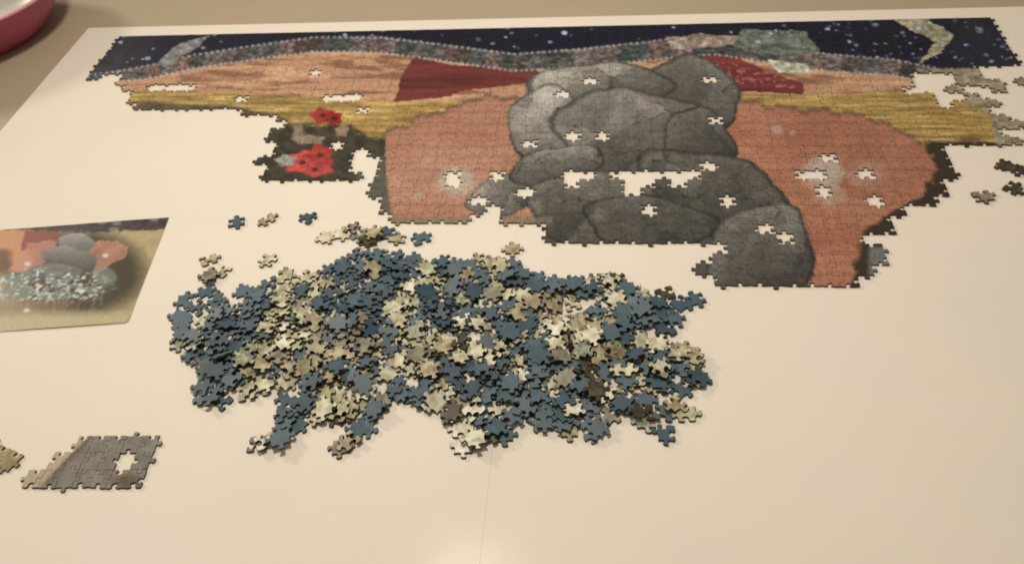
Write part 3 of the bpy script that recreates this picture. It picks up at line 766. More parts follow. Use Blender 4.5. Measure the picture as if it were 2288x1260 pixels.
PILE = json.loads('''[[-771,4926,89,66,-682,720,116],[8,4740,47,56,-797,-600,-21],[-542,4796,47,667,51,-18,743],[-1666,4971,58,352,200,-105,909],[-1318,4477,12,0,47,-999,0],[-2466,5155,89,869,54,140,-472],[450,4920,59,19,-100,27,-994],[-645,5587,113,227,-942,244,-38],[181,5666,88,118,184,-257,942],[-1257,4865,72,109,-328,938,33],[486,5488,91,128,-486,863,51],[-2648,4795,56,84,-554,826,62],[-1354,4668,12,999,0,0,-42],[-2440,4633,12,670,0,0,-742],[-1496,4853,61,0,778,628,13],[662,5431,110,554,-69,159,-814],[-334,5321,69,348,146,53,-924],[-3308,5307,89,453,155,27,877],[861,5242,11,915,0,0,402],[261,5037,59,905,-24,8,424],[-1307,5119,89,57,526,-847,-46],[1023,5362,59,31,152,-67,986],[-2825,4848,71,797,82,-12,-598],[-18,5161,93,54,729,-681,-52],[-4151,5305,90,109,-58,83,-989],[-2291,5672,98,64,-531,-837,-119],[-70,5848,110,73,-253,958,109],[-2290,4874,58,42,649,753,96],[656,4932,23,756,39,45,652],[-1818,5108,84,410,-13,2,-912],[-4215,5665,112,243,90,-82,962],[-73,4964,35,812,0,0,-584],[266,5411,84,3,1000,-4,21],[-3092,4924,63,972,18,-23,-233],[767,5044,30,933,-33,88,347],[97,5393,47,896,108,6,432],[-329,4999,83,957,-63,23,281],[-1019,4687,55,827,-64,82,552],[-500,5993,69,97,-78,-118,985],[132,5906,117,23,-850,523,61],[-181,5665,91,77,-538,839,-15],[-3208,6010,97,74,-387,-909,-135],[-2940,6000,92,990,109,67,54],[-2771,5570,98,89,-984,-150,46],[-2247,5346,30,333,67,19,940],[-1790,5359,104,16,830,-557,-7],[466,5877,30,78,-577,-811,-56],[-2110,5168,49,590,52,-34,-805],[-2184,5520,47,342,-13,-81,936],[-2026,5920,91,759,56,51,-647],[-4241,5104,49,700,-1,-70,711],[465,6296,100,381,42,53,-922],[-638,5370,73,995,-37,-48,78],[-929,4626,11,19,0,0,-1000],[297,6109,88,37,-984,150,91],[-901,5201,110,0,721,-688,80],[-3044,5167,83,694,133,-39,-706],[828,5687,65,51,-7,-33,-998],[-3124,5694,65,969,54,32,-238],[-1228,5365,118,72,783,-617,-7],[-2473,6440,90,5,0,986,167],[-131,5410,94,184,102,73,975],[-3077,4668,11,963,0,0,-268],[-2543,5643,103,997,10,10,-78],[-2787,5381,105,34,986,153,-63],[-3311,4953,11,901,0,0,-434],[-3871,5454,104,294,5,-3,956],[-1965,5568,88,441,21,-16,-897],[-3933,5192,70,228,-74,-65,969],[-963,5883,106,204,3,-1,979],[-2680,6840,98,382,197,-72,900],[-3740,5069,25,804,64,-47,-589],[-1007,5689,86,49,972,-226,-54],[850,5466,39,988,-6,-138,-69],[20,5611,63,77,-715,-694,42],[-1493,5761,84,12,792,610,-14],[198,6436,72,494,23,73,-866],[-4067,4990,58,639,19,-57,-766],[-1254,6252,62,314,9,-43,949],[993,5636,52,215,-71,16,974],[-1149,5542,87,78,-949,291,-98],[838,6198,32,626,79,42,775],[-1513,5331,75,160,-153,79,-972],[656,5304,44,103,-64,-37,-992],[-796,6028,71,375,-30,15,-926],[-1320,5625,80,19,-169,-86,982],[-741,6366,77,21,-978,200,54],[-3644,5427,73,672,62,65,735],[-909,6210,91,843,-35,64,-532],[-1692,5704,68,984,-32,31,173],[-1829,5852,50,532,-20,-160,831],[-2317,5861,116,102,-898,428,12],[-393,5575,107,976,-43,158,141],[-2882,5001,63,160,63,82,-982],[-1682,6596,80,785,42,-101,610],[-3564,5188,35,537,0,0,843],[-508,6385,53,121,-672,-728,66],[454,5091,25,19,46,24,998],[-163,5234,85,322,-60,-15,-945],[-3248,4764,37,64,-334,935,-104],[-3182,5376,72,670,67,-235,701],[-2547,5939,83,212,562,-789,-126],[640,5799,54,569,-6,-76,-819],[-910,5075,89,29,-228,973,-5],[141,6739,58,518,-72,118,-844],[546,6158,63,201,12,-28,-979],[727,6046,24,430,30,63,900],[-293,6400,11,989,0,0,149],[-1107,4630,26,937,21,-51,-346],[-4524,5540,34,801,0,0,-598],[-1995,6511,80,210,-146,-966,-33],[-3324,6514,77,650,85,50,-754],[-2966,5524,81,2,9,-1000,24],[-3114,6495,78,348,-90,40,-932],[-1789,6203,93,966,42,-13,255],[-3977,4946,11,275,0,0,962],[-1656,5187,54,994,-38,-20,102],[-486,5243,12,993,0,0,-119],[-1215,6498,85,107,40,13,-993],[-3781,5322,43,414,-140,-47,-898],[-2264,6054,104,879,-26,29,-475],[-850,4824,47,897,-29,59,438],[324,6624,57,780,0,0,-626],[-20,6276,55,396,-74,19,915],[-59,6610,62,984,-9,9,176],[-2354,6246,77,910,29,-32,411],[-3862,5641,82,4,-65,998,3],[-1177,6956,53,753,113,42,-647],[-215,6018,76,824,14,101,-558],[88,4881,11,884,0,0,468],[-3317,5210,52,873,142,128,449],[-3999,5914,97,996,-32,-5,77],[-3507,5723,72,920,-13,-64,-386],[-4712,6267,23,950,65,-21,-305],[-1102,6121,34,769,0,0,639],[-1202,5729,84,710,102,-81,692],[-541,6610,80,851,11,-44,-523],[-2650,5281,71,974,77,-202,-73],[-1702,6882,91,610,19,-25,792],[-282,6695,70,910,-4,36,412],[-1075,4920,34,142,0,0,-990],[-685,5006,71,184,-66,-96,976],[462,4842,11,1000,0,0,28],[-1921,6287,114,696,-50,-10,716],[-2493,5479,83,14,179,977,-119],[-4599,5765,86,960,7,-62,-273],[-460,5772,65,43,971,-236,16],[-1308,6028,79,233,168,-957,35],[-1004,6685,74,949,7,37,-314],[-2334,6753,81,50,947,-224,-223],[-3487,5482,89,300,2,143,943],[-3524,6512,57,537,0,0,-843],[-3711,5648,61,905,7,-6,-425],[-332,4782,39,800,-52,32,597],[-1442,6527,80,751,4,84,655],[-2572,4868,52,980,99,-17,-171],[-1173,4817,58,82,587,800,95],[-2678,6343,83,95,223,-969,47],[-4928,6364,11,0,-591,-807,0],[-281,4726,11,674,0,0,739],[-2166,6560,95,996,35,14,-78],[-2804,5733,82,815,7,-21,580],[-880,6475,57,956,89,9,-280],[-244,4936,68,988,-67,-5,-138],[-3230,6304,77,823,-41,-26,-566],[-4841,6045,11,971,0,0,-238],[-3501,6782,35,966,0,0,-259],[-3759,5916,89,76,994,-74,23],[-3453,5314,68,712,78,-17,698],[-2830,5269,86,831,-40,-40,-554],[-1526,6073,67,57,987,149,8],[-1512,6979,34,979,0,0,-205],[-2053,6890,80,554,42,64,829],[666,6444,32,102,917,-386,-25],[-3800,6805,12,688,0,0,726],[-66,4712,23,799,36,48,-599],[-2766,5002,44,458,32,-121,880],[-727,6670,42,972,-18,-24,-233],[-1351,6794,51,841,-31,-32,-540],[-343,4884,50,888,-51,-32,-455],[-3323,6879,24,326,-23,-68,943],[-3109,6915,60,2,630,-777,10],[-1480,5546,91,108,557,814,-124],[-3054,5806,50,79,-857,-510,-8],[-4061,5690,59,1,6,-1000,-4],[68,5141,57,847,0,2,-532],[-4569,6428,11,764,0,0,-646],[-1989,5450,49,529,89,25,-844],[-4098,7081,12,973,0,0,-230],[-3964,6669,24,983,11,-60,175],[-4244,5971,83,213,16,135,968],[377,5613,100,195,-100,958,-183],[295,5337,58,2,-581,814,4],[-2245,4989,26,427,2,63,902],[-2932,6679,52,804,1,-60,-591],[-597,5076,45,925,-49,18,-377],[-3698,6328,78,18,-288,-950,116],[-1129,5326,88,65,-98,37,992],[-4261,6556,11,197,0,0,-980],[-4440,6114,81,585,79,-78,-803],[-1181,5025,58,179,591,784,67],[-1600,5440,64,722,-25,51,-690],[-2906,6226,96,945,-142,48,-292],[-4111,6212,84,83,848,521,55],[-3985,6428,73,937,-29,-68,-341],[-3300,5813,63,152,3,160,975],[-1042,5464,78,967,53,-94,-232],[-2112,6418,44,28,-540,836,93],[-3537,5979,53,245,-48,-74,-965],[-1545,6464,47,61,-325,943,21],[-1565,5125,36,109,94,-31,-989],[-698,5720,95,996,-16,-84,-39],[-2519,6930,103,574,23,115,811],[-797,5548,46,156,-174,-22,-972],[-199,5165,57,960,0,0,280],[-1994,5792,41,541,-50,104,833],[-1353,5825,57,779,0,0,627],[-473,5495,57,986,-50,-71,-141],[-918,6860,41,43,-29,-42,-998],[-3346,6112,83,146,124,16,981],[-4762,5846,42,945,11,-55,-323],[-3203,4689,33,410,55,-108,-904],[250,5875,58,726,4,-3,687],[-2472,6112,47,988,-63,-2,-140],[631,5576,88,921,4,15,-389],[-623,5285,57,656,-60,-8,753],[-2485,5299,67,992,-36,3,118],[-1731,6085,62,668,-95,86,733],[-3088,5446,51,295,41,29,954],[-3986,5453,80,395,1,-1,919],[-3250,5643,25,435,-29,67,-898],[288,6248,67,580,43,-42,812],[-1334,5393,100,7,-436,-897,76],[-1049,5266,39,869,10,-18,494],[-3917,6285,61,122,40,2,-992],[-1103,6480,68,999,31,-38,-12],[-3146,6728,38,1000,-6,-12,-7],[-3650,6149,90,597,-54,-126,-790],[-2266,6339,65,44,-997,57,-18],[-875,5455,11,959,0,0,-282],[-1391,5242,59,511,-82,78,-852],[-3001,7198,25,388,30,-71,-918],[-2239,7081,34,808,0,0,-589],[-1911,7044,57,869,-8,-134,-476],[-1849,6887,53,337,52,-15,-940],[626,5258,23,798,-55,42,-599],[-2481,6720,71,796,-65,-46,-600],[-360,6046,58,942,5,-2,-335],[-2659,5923,67,995,-44,57,74],[-2701,6109,67,100,810,-576,37],[-4011,6155,83,84,-121,988,-52],[-2507,4935,11,331,0,0,944],[-2463,5094,40,991,21,36,-129],[729,6283,11,196,0,0,981],[-2480,7094,43,198,45,117,-972],[-12,5982,94,161,65,74,-982],[-3408,5703,55,189,-32,13,981],[-770,6193,48,55,-576,-815,12],[-2092,5104,28,919,28,-55,-389],[-1585,6800,49,992,38,70,-101],[-1919,6772,29,949,-88,17,-301],[-2884,4800,25,646,50,-59,-759],[-295,5532,50,56,930,-349,101],[-4103,5263,36,781,78,-100,611],[-4747,5730,11,989,0,0,146],[-4315,6166,74,34,-644,756,-117],[-755,6810,11,898,0,0,439],[-1085,6782,94,43,161,-137,-976],[-863,5293,65,955,3,6,298],[-2812,6357,80,72,993,-61,-78],[-647,6002,12,310,0,0,-951],[-2760,7162,62,947,-56,89,303],[-1477,6214,35,44,0,0,-999],[-3581,6299,28,307,-29,-91,947],[-1061,7006,27,951,61,39,299],[-4430,5998,52,423,-58,50,903],[-4566,5688,65,446,-77,-29,891],[-2852,5180,23,780,-37,46,623],[256,4995,26,7,-55,-23,-998],[-4065,5845,76,26,256,965,-52],[-548,5005,24,827,-11,49,561],[-2786,6028,95,292,-311,-151,892],[-2620,6283,51,994,-101,19,-43],[-171,6596,23,844,-31,49,532],[-3791,5815,83,150,958,-240,43],[-4255,5315,61,578,28,-126,806],[-247,6157,39,988,11,-12,154],[-3414,6075,77,583,-100,76,-803],[-2639,7022,89,105,-102,-989,27],[-2305,4834,11,529,0,0,-848],[-3731,6571,11,29,0,0,1000],[-2204,5925,52,573,36,43,818],[-1708,6347,96,887,-113,320,314],[-988,6293,76,997,-21,73,-13],[-3616,6603,35,983,0,0,-184],[-4334,5791,86,160,981,109,-29],[-1854,5050,62,12,15,1,1000],[-1445,7114,11,954,0,0,301],[-1377,5013,37,730,-8,10,683],[-1278,7017,25,823,20,53,-565],[-3603,5121,12,808,0,0,-589],[79,6543,11,411,0,0,912],[-2563,6576,70,75,997,-14,-1],[-1853,6032,26,869,-64,-45,488],[-2672,6627,34,991,0,0,132],[-281,5915,34,865,0,0,501],[356,5336,35,999,4,0,48],[-2825,6959,60,853,22,10,521],[-985,5099,61,428,28,-11,-903],[-680,6239,11,976,0,0,219],[-1194,6627,47,985,24,-43,164],[381,6382,66,23,-836,-534,-127],[-4441,6267,31,277,-74,19,-958],[-890,5854,72,370,-72,40,925],[-2410,5396,25,294,-58,0,-954],[-366,6673,50,67,63,-5,996],[-4154,4964,27,993,-37,-48,98],[-2870,6811,26,639,16,-58,-767],[-812,5239,40,626,-27,13,779],[-2422,6626,34,273,0,0,962],[-2045,6121,40,306,-69,30,949],[-164,5845,75,47,-840,536,73],[-931,4896,11,990,0,0,141],[-3886,5184,40,32,462,886,14],[-3152,6317,52,11,659,-751,44],[-2053,6643,67,375,-25,43,-926],[-3912,6024,42,857,49,-18,-513],[-1910,5615,52,150,77,20,-985],[-2394,6942,54,174,-4,-112,-978],[-2188,5699,23,968,64,-17,-242],[415,5340,11,136,0,0,-991],[-929,5705,52,72,374,-925,9],[-1778,6628,11,138,0,0,-990],[-4077,6479,35,975,0,0,-221],[-3359,6234,49,110,111,-52,986],[-78,6713,37,5,-201,-979,12],[-4366,5456,11,756,0,0,-655],[-2395,5663,26,937,69,-31,-340],[-1643,6649,56,124,-834,-536,-50],[-2515,5710,81,218,-6,12,-976],[-1323,5078,68,52,613,-786,-52],[129,5791,82,575,12,7,818],[-3147,5959,35,836,0,0,549],[114,6077,65,551,49,7,-833],[-1527,6026,48,64,997,41,17],[-1744,5600,25,832,-66,43,-550],[-373,6619,26,194,63,3,979],[-576,4796,26,240,36,-40,969],[-3239,6598,60,161,-2,-14,987],[968,5555,31,106,62,-38,-992],[-2119,6952,62,76,235,-969,12],[-3767,6183,24,954,-70,21,-289],[-2055,5985,78,459,33,68,-885],[-3495,5839,26,983,-3,62,-171],[-1368,6077,74,568,140,194,788],[914,5763,11,985,0,0,-172],[353,6104,36,431,-27,15,902],[-1291,5337,62,864,53,118,486],[-1841,5377,83,333,-17,-4,-943],[-2901,5305,57,521,-39,42,852],[-1708,5674,48,1,578,815,-45],[-641,6410,47,989,66,27,132],[-2954,6424,11,821,0,0,-571],[-3323,6015,30,801,-81,-46,592],[457,6521,34,345,0,0,939],[-4417,5778,43,669,34,38,742],[-2135,6872,46,930,-2,77,360],[-1015,5958,70,937,-70,-24,342],[-4,5801,34,997,0,0,-83],[-1475,4835,26,869,-49,32,492],[-785,5940,44,720,-60,22,691],[-4271,5649,74,819,-47,55,-569],[-51,6792,11,715,0,0,699],[-3044,6931,37,5,-5,8,1000],[-4538,6082,11,979,0,0,203],[-1746,4992,25,957,12,53,285],[-1690,6366,11,992,0,0,-127],[-1289,6313,44,719,34,27,-693],[100,6159,44,975,10,-47,218],[-3082,4916,35,976,0,-2,216],[-3114,6160,11,845,0,0,-536],[-3413,6354,24,914,55,-2,-401],[392,6001,11,32,0,0,1000],[-4236,5988,34,622,0,0,-783],[-1152,5800,58,51,-152,-987,-17],[2,5577,30,452,49,93,886],[-2835,5873,25,676,52,41,734],[229,5487,26,150,-13,85,-985],[-2556,5482,59,870,-109,-51,-478],[-73,6280,25,437,34,-69,-896],[-3673,6128,55,393,-106,-66,-911],[-1935,5077,11,31,0,0,-1000],[-1407,6621,34,0,-112,994,0],[-674,5564,47,72,702,-709,1],[-2745,6636,11,1000,0,0,-10],[-1710,5827,11,751,0,0,-661],[-467,5596,67,829,-151,59,536],[-1663,5382,11,153,0,0,988],[-2985,6620,26,505,22,-67,-860],[-2243,6147,46,991,-61,-12,120],[-4149,5509,86,697,-297,95,646],[-2544,6224,11,818,0,0,-576],[-2672,5747,37,750,7,9,-661],[-1532,5663,23,450,52,26,-891],[-1418,5883,34,804,0,0,-594],[-4295,5362,36,950,89,34,-297],[-468,6086,35,610,0,0,793],[317,5694,11,345,0,0,938],[-3490,6119,51,63,-112,-106,-986],[-3156,7011,11,708,0,0,-706],[-4137,5441,11,982,0,0,-189],[-1660,6083,11,975,0,0,-222],[-2962,6045,81,991,108,68,41],[-2167,5574,33,742,80,18,-666],[-1932,6256,44,1,313,946,81],[-2244,6505,23,607,4,45,-794],[-3945,5350,11,844,0,0,536],[-627,5685,85,996,-19,-84,-2],[474,5612,50,805,15,73,589],[96,5155,12,162,0,0,-987],[-3671,5727,25,379,-58,-27,-923],[-751,6513,23,331,28,-47,-942],[-3619,6016,11,833,0,0,554],[-3883,6352,42,766,31,-26,-642],[767,5696,41,252,10,38,967],[-936,6581,26,772,0,-54,-633],[177,6807,11,333,0,0,-943],[-523,6734,12,998,0,0,-70],[-1040,6130,11,439,0,0,898],[-1441,6272,11,526,0,0,851],[-4544,5845,24,339,-33,-35,-940],[-22,5378,11,637,0,0,-771],[-3235,5455,29,924,55,39,-375],[-3022,5835,11,815,0,0,579],[-4254,6060,11,852,0,0,-523],[-739,4929,11,821,0,0,-571],[-552,5798,37,986,25,100,134],[-3017,5004,11,1000,0,0,20],[-2982,6077,68,540,-4,128,-832],[460,6402,61,991,91,-91,-39],[-2528,5200,27,272,-2,71,-960],[-1066,5151,11,725,0,0,688],[-3984,5733,27,753,52,60,-653],[-4014,5974,52,84,-311,946,25],[145,6220,24,372,52,25,-926],[-2409,5895,11,977,0,0,214],[-2888,7034,11,743,0,0,-669],[-3528,6739,11,808,0,0,-589],[-2587,5703,59,964,12,6,265],[-4122,6325,11,775,0,0,-632],[543,6183,25,473,56,18,-879],[-1803,5353,53,111,-36,60,991],[-388,5929,11,887,0,0,-462],[-1364,6767,11,445,0,0,-896],[-188,5655,11,460,0,0,888],[-1292,6125,11,981,0,0,196],[-2665,4793,11,213,0,0,977],[-3053,5196,60,111,129,52,-984],[-2530,6452,37,995,55,-60,-49],[-245,5198,11,967,0,0,254],[-2827,5763,59,984,15,-9,-176],[379,6646,12,644,0,0,-765],[-2662,5649,11,109,0,0,994],[-294,5378,34,347,0,0,-938],[-3013,6213,43,39,463,885,-20],[-2141,6731,26,518,-51,27,-853],[183,6487,35,999,0,0,46],[-3493,5534,11,993,0,0,115],[-1729,6978,35,687,0,0,726],[-1883,6258,74,972,43,8,-232],[-2493,7165,11,645,0,0,-764],[-3804,5579,11,544,0,0,-839],[-4541,5622,12,777,0,0,630],[-805,5126,24,759,-46,17,650],[-1792,5220,26,519,-59,-21,-852],[-2314,5975,86,572,-36,14,-819],[-1250,6341,23,167,16,44,-985],[-926,5690,29,404,-72,-6,-912],[1021,5400,11,534,0,0,-846],[-4084,6187,34,617,0,0,787],[-89,4988,12,356,0,0,935],[48,5994,78,878,48,-93,467],[-2333,6386,42,998,45,-2,-54],[-3079,5257,11,486,0,0,-874],[-2723,6905,75,911,6,63,-408],[-524,6467,11,136,0,0,991],[-2900,6197,26,997,-50,-31,48],[676,5460,60,916,2,37,400],[-2741,6432,11,29,0,0,-1000],[-3041,5569,24,597,51,-37,800],[-1473,5410,26,918,-6,57,-391],[-2319,5730,67,980,47,-73,178],[-2273,6281,11,876,0,0,482],[-311,5759,129,486,538,-481,-494],[-3441,5391,51,69,23,-65,995],[-309,5449,11,285,0,0,959],[-2719,7171,24,378,-58,-24,-924],[-2398,6892,26,419,36,-77,-904],[204,5941,34,999,0,0,44],[-1485,6537,11,45,0,0,999],[-1619,6987,11,571,0,0,821],[-3138,6772,11,950,0,0,-313],[683,5820,11,703,0,0,-711],[-3877,5501,58,424,0,1,-906],[-982,5915,23,885,62,32,460],[-2855,6389,41,643,-25,-21,-765],[-2709,6121,26,416,-65,30,907],[-42,5216,34,897,0,0,441],[-2625,6904,40,770,56,9,636],[-2899,5373,26,944,-49,-29,-325],[-479,6118,11,888,0,0,-459],[-1927,5441,11,556,0,0,831],[-657,5363,25,584,-50,-14,810],[-21,6066,11,544,0,0,-839],[-3916,6421,11,344,0,0,-939],[-3992,6111,11,138,0,0,991],[-1903,6318,31,81,32,74,-993],[-1115,5715,26,961,10,57,270],[-2628,5941,26,59,42,-36,-997],[514,6415,11,947,0,0,320],[-343,4993,11,102,0,0,995],[-3228,5862,11,722,0,0,-692],[-2188,6998,11,717,0,0,697],[-2889,5551,57,21,785,-619,13],[-3391,6549,11,997,0,0,-73],[-3388,5283,11,140,0,0,-990],[-963,6291,49,906,12,75,416],[-3324,6532,34,949,0,0,-315],[-2348,6717,11,940,0,0,-340],[-1481,5892,11,693,0,0,-721],[-1882,6991,11,1000,0,0,18],[662,5573,29,990,-40,52,-124],[-2046,6025,26,351,-71,27,933],[-1943,5681,11,844,0,0,-537],[-3172,6379,23,573,-6,-45,-818],[-4084,5858,11,980,0,0,197],[-2571,5350,11,807,0,0,-590],[-2112,6617,47,994,27,42,-98],[-4266,5702,11,592,0,0,806],[-2862,5626,25,831,19,-49,-553],[-3946,5550,35,999,1,0,52],[-505,5576,11,768,0,0,641],[-1326,5419,37,548,99,-7,831],[-2364,6082,26,821,-47,42,567],[-3569,5499,34,965,0,0,262],[-1222,4875,11,967,0,0,256],[-1076,5456,30,277,-31,-106,955],[-979,6326,27,133,-76,-10,-988],[275,6398,11,581,0,0,-814],[-1599,6776,26,453,-38,70,-888],[-1991,6501,11,518,0,0,855],[-1351,5208,11,146,0,0,-989],[-674,5763,23,856,30,50,-514],[-1065,6762,26,985,-54,-21,-165],[-1195,6542,11,996,0,0,-86],[490,5551,28,655,31,68,752],[-4269,5691,50,117,-72,1,-990],[-1285,5815,11,672,0,0,741],[-38,5832,11,503,0,0,-865],[-3815,5929,25,819,-64,-44,568],[-2675,6929,23,920,18,54,-387],[-256,6103,11,596,0,0,803],[168,5932,11,662,0,0,749],[-2514,6567,11,941,0,0,337]]''')


def kind_at(px, py, q):
    ws = [max(1e-3, math.exp(-((px - a) ** 2 + ((py - b_) * 1.2) ** 2) / (2 * (r_ * .55) ** 2))) for a, b_, r_, _, _ in PATCH]
    k = int(np.argmax(ws)); P = PATCH[k]
    if q.rand() < P[3]: return 'slate blue'
    if q.rand() < .62: return P[4]
    return q.choice(PRINTS, p=[.22, .13, .28, .17, .07, .13])


def spawn(var, mat, loc, quat, blue):
    o = bpy.data.objects.new('puzzle_piece', VAR[var][3]); COL.objects.link(o)
    o.rotation_mode = 'QUATERNION'; o.location = loc; o.rotation_quaternion = quat
    if not blue:
        o.material_slots[0].link = 'OBJECT'; o.material_slots[0].material = FRONTS[mat]
    else:
        o.material_slots[1].link = 'OBJECT'; o.material_slots[1].material = M_darkcut
    return o


q = np.random.RandomState(15)
NIND = 258
heap = []
SV = []; SF = []; SM = []; sb = 0
SMATS = list(FRONTS.values()) + [M_blue, M_cut, M_darkcut]
for idx, p in enumerate(PILE):
    loc = Vector((p[0] / 1e4, p[1] / 1e4, p[2] / 1e4 * 1.06 + .0003)); quat = Quaternion((p[3] / 1e3, p[4] / 1e3, p[5] / 1e3, p[6] / 1e3)).normalized()
    px, py = proj(loc.x, loc.y, loc.z)
    kd = kind_at(px, py, q); blue = kd == 'slate blue'
    up = (quat @ Vector((0, 0, 1))).z
    if (up > 0) == blue: quat = quat @ Quaternion((1, 0, 0), math.pi)
    var = q.randint(len(VAR))
    if idx < NIND:
        o = spawn(var, kd if not blue else None, loc, quat, blue)
        heap.append((o, kd, px, py))
    else:
        v, f, mi, _ = VAR[var]
        Rm = np.array(quat.to_matrix()); vv = v @ Rm.T + np.array(loc)
        SV.append(vv); SF += [tuple(a + sb for a in t) for t in f]; sb += len(vv)
        front = PRINTS.index(kd) if not blue else q.randint(6)
        SM += [{0: front, 1: 8 if blue else 7, 2: 6}[m] for m in mi]
me = mesh('piece_heap', np.concatenate(SV), SF, SMATS, SM)
ho = link('piece_heap', me)
props(ho, 'lower layers of the heap of loose puzzle pieces, blue and tan', 'puzzle pieces', kind='stuff')

# what tells the heap's pieces apart: colour, stretch of the heap, order along it
cols = [(0, 520, 'left tip'), (520, 680, 'left part'), (680, 850, 'left middle'), (850, 1020, 'centre'), (1020, 1190, 'right middle'), (1190, 1370, 'right part'), (1370, 3000, 'right tip')]
ORD = ['leftmost', 'second', 'third', 'fourth', 'fifth', 'sixth', 'seventh', 'eighth', 'ninth', 'tenth', 'eleventh', 'twelfth', 'thirteenth', 'fourteenth', 'fifteenth']
buckets = {}
for o, kd, px, py in heap:
    ci = [c[2] for c in cols if c[0] <= px < c[1]][0]
    top = np.interp(px, [380, 560, 850, 1150, 1400, 1580], [690, 630, 575, 590, 620, 690]); bot = np.interp(px, [380, 500, 700, 1100, 1300, 1580], [800, 930, 970, 990, 980, 950])
    t = (py - top) / (bot - top)
    rw = 'far edge' if t < .2 else 'far half' if t < .5 else 'near half' if t < .8 else 'near edge'
    buckets.setdefault((kd, ci, rw), []).append((px, py, o))
for (kd, ci, rw), L in buckets.items():
    L.sort(key=lambda e: e[0])
    for k, (px, py, o) in enumerate(L):
        where = f"heap's {ci}, {rw}"
        if len(L) == 1: lab = f'lone {kd} puzzle piece in the {where}'
        elif k == 0: lab = f'leftmost {kd} puzzle piece in the {where}'
        elif k == len(L) - 1: lab = f'rightmost {kd} puzzle piece in the {where}'
        else: lab = f'{kd} puzzle piece, {ORD[k]} from left in the {where}'
        props(o, lab, 'puzzle piece', HEAP_GROUP)

# strays: px, py, turn, kind, label
STRAYS = [
    (530, 496, .3, 'slate blue', 'slate blue stray piece, left one of three in a row above the heap'),
    (598, 491, .8, 'tan', 'tan stray piece between two slate blue ones above the heap'),
    (685, 488, -.4, 'slate blue', 'slate blue stray piece, right one of three in a row above the heap'),
    (728, 530, .5, 'cream', 'cream stray piece at the left end of the small far row'),
    (765, 522, .1, 'cream', 'pale piece just right of the row\'s left end, knob touching its neighbour'),
    (787, 514, -.3, 'grey brown', 'dark grey brown piece in the small far row beside cream ones'),
    (805, 528, .9, 'mottled green grey', 'mottled piece in the thick middle of the small far row'),
    (822, 540, .2, 'dark brown', 'dark brown piece at the near side of the small far row'),
    (838, 524, 1.2, 'tan', 'tan piece in the small far row left of a slate blue one'),
    (867, 521, .4, 'slate blue', 'slate blue piece in the small far row between tan pieces'),
    (887, 533, -.2, 'tan', 'tan piece at the right end of the small far row'),
    (938, 533, .6, 'slate blue', 'slate blue stray piece just right of the small far row'),
    (1145, 556, .2, 'tan', 'tan stray piece alone between the puzzle and the heap'),
    (467, 580, .5, 'tan', 'tan stray piece farthest up on the left of the heap'),
    (492, 604, -.3, 'cream', 'cream stray piece just below the topmost one left of the heap'),
    (470, 618, .2, 'grey brown', 'grey brown stray piece tucked beside a cream one left of the heap'),
    (462, 648, .7, 'slate blue', 'slate blue stray piece below the brown ones left of the heap'),
    (403, 706, -.2, 'slate blue', 'slate blue stray piece farthest left of the whole heap'),
    (576, 990, .1, 'grey brown', 'grey brown piece with a straight side below the heap\'s left part'),
    (592, 988, .6, 'cream', 'cream piece resting half over a brown one below the heap\'s left part'),
    (628, 984, .5, 'slate blue', 'slate blue piece right beside the cream pair below the heap'),
    (762, 995, .3, 'grey brown', 'grey brown piece below the heap, left of a slate blue pair'),
    (782, 985, .9, 'tan', 'tan piece resting on a grey brown one below the heap'),
    (812, 962, .2, 'slate blue', 'slate blue piece below the heap touching the tan one'),
    (1487, 655, .3, 'dark brown', 'ochre brown stray piece at the far right of the heap'),
    (1520, 676, .8, 'slate blue', 'slate blue stray piece right of the ochre brown one'),
    (1556, 668, .4, 'slate blue', 'outermost slate blue piece at the far right corner of the heap'),
    (1534, 926, .15, 'pale yellow green', 'plain yellow ochre piece alone at the heap\'s near right corner'),
    (1490, 968, 1.6, 'slate blue', 'slate blue piece alone at the heap\'s near right corner'),
    (1062, 986, .25, 'cream', 'bright cream piece at the nearest tip of the heap'),
    (2250, 370, .2, 'dark brown', 'dark olive piece right of the puzzle near the photo\'s right edge'),
    (2284, 384, -.2, 'dark brown', 'dark piece cut by the photo\'s right edge'),
    (2263, 420, .8, 'dark brown', 'dark olive piece nearest the camera at the right edge'),
    (2196, 438, .1, 'grey brown', 'grey brown piece with pale streak right of the puzzle'),
]
sv = np.random.RandomState(3); placed = []
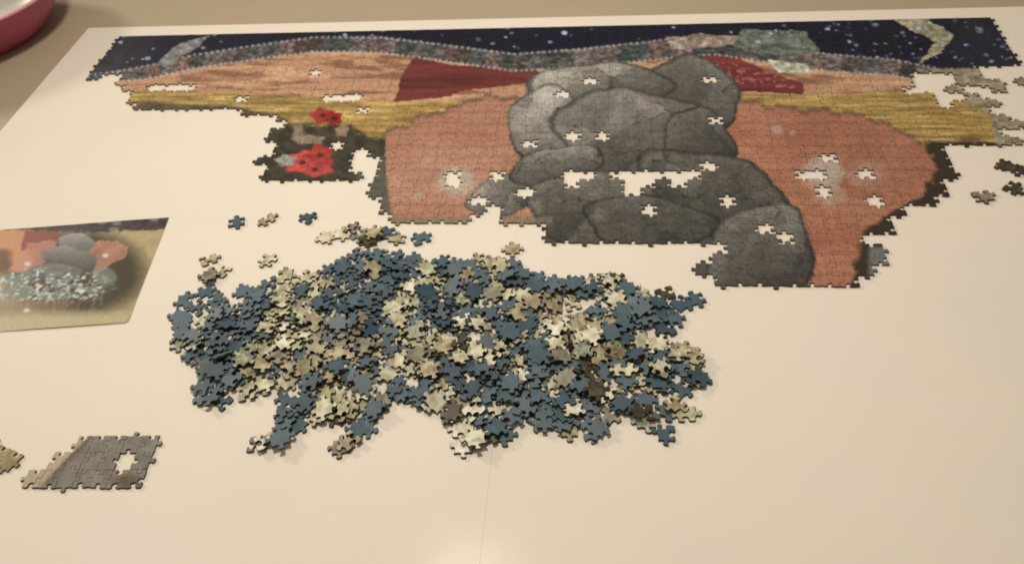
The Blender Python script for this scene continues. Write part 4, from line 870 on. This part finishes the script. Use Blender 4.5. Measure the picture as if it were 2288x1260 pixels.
for k, (px, py, a, kd, lab) in enumerate(STRAYS):
    z = THL / 2 + .0001
    X, Y = g(px, py, THL)
    for (X2, Y2, z2) in placed:
        if math.hypot(X - X2, Y - Y2) < .0165: z = max(z, z2 + THL + .0001)
    if k in (29,): z += .0065
    placed.append((X, Y, z))
    blue = kd == 'slate blue'
    qt = Quaternion((0, 0, 1), a)
    tl = .05 if z > TH else .004
    qt = Quaternion((1, 0, 0), sv.normal(0, tl)) @ qt
    if blue: qt = qt @ Quaternion((1, 0, 0), math.pi)
    o = spawn((k * 5 + 2) % len(VAR), kd if not blue else None, (X, Y, z + (.0004 if z > TH else 0)), qt, blue)
    props(o, lab, 'puzzle piece', STRAY_GROUP)

# ------------------------------------------------------------------ pink bowl, top left
M_pink = simple('pink_glaze', (.41, .080, .150), (.46, .094, .170), 6, .38, .45)
M_in = simple('white_glaze', (.62, .60, .57), (.68, .655, .62), 5, .3, .5)
M_rim = simple('pale_pink_rim', (.72, .42, .40), (.76, .47, .44), 8, .35, .5)


def lathe(name, prof, mat, parent, n=96):
    v = []; f = []
    for r_, z in prof:
        for k in range(n):
            a = 2 * math.pi * k / n; v.append((r_ * math.cos(a), r_ * math.sin(a), z))
    for j in range(len(prof) - 1):
        for k in range(n):
            a = j * n + k; c = j * n + (k + 1) % n
            f.append((a, c, c + n, a + n))
    return link(name, mesh(name, v, f, [mat], smooth=True), parent)


bowl = link('bowl', None); bowl.location = (-1.139, 1.305, -.0062)
props(bowl, 'dusty pink bowl with pale inside, cut off by the top left corner', 'bowl')
lathe('body', [(.0, .004), (.10, .004), (.108, .0), (.116, .001), (.122, .006), (.137, .020), (.156, .044), (.171, .066), (.1785, .080)], M_pink, bowl)
lathe('rim', [(.1785, .080), (.1800, .0822), (.1796, .0845), (.1775, .0856), (.1750, .0848), (.1738, .0825)], M_rim, bowl)
lathe('lining', [(.1738, .0825), (.166, .066), (.151, .045), (.132, .024), (.115, .013), (.08, .009), (.0, .008)], M_in, bowl)
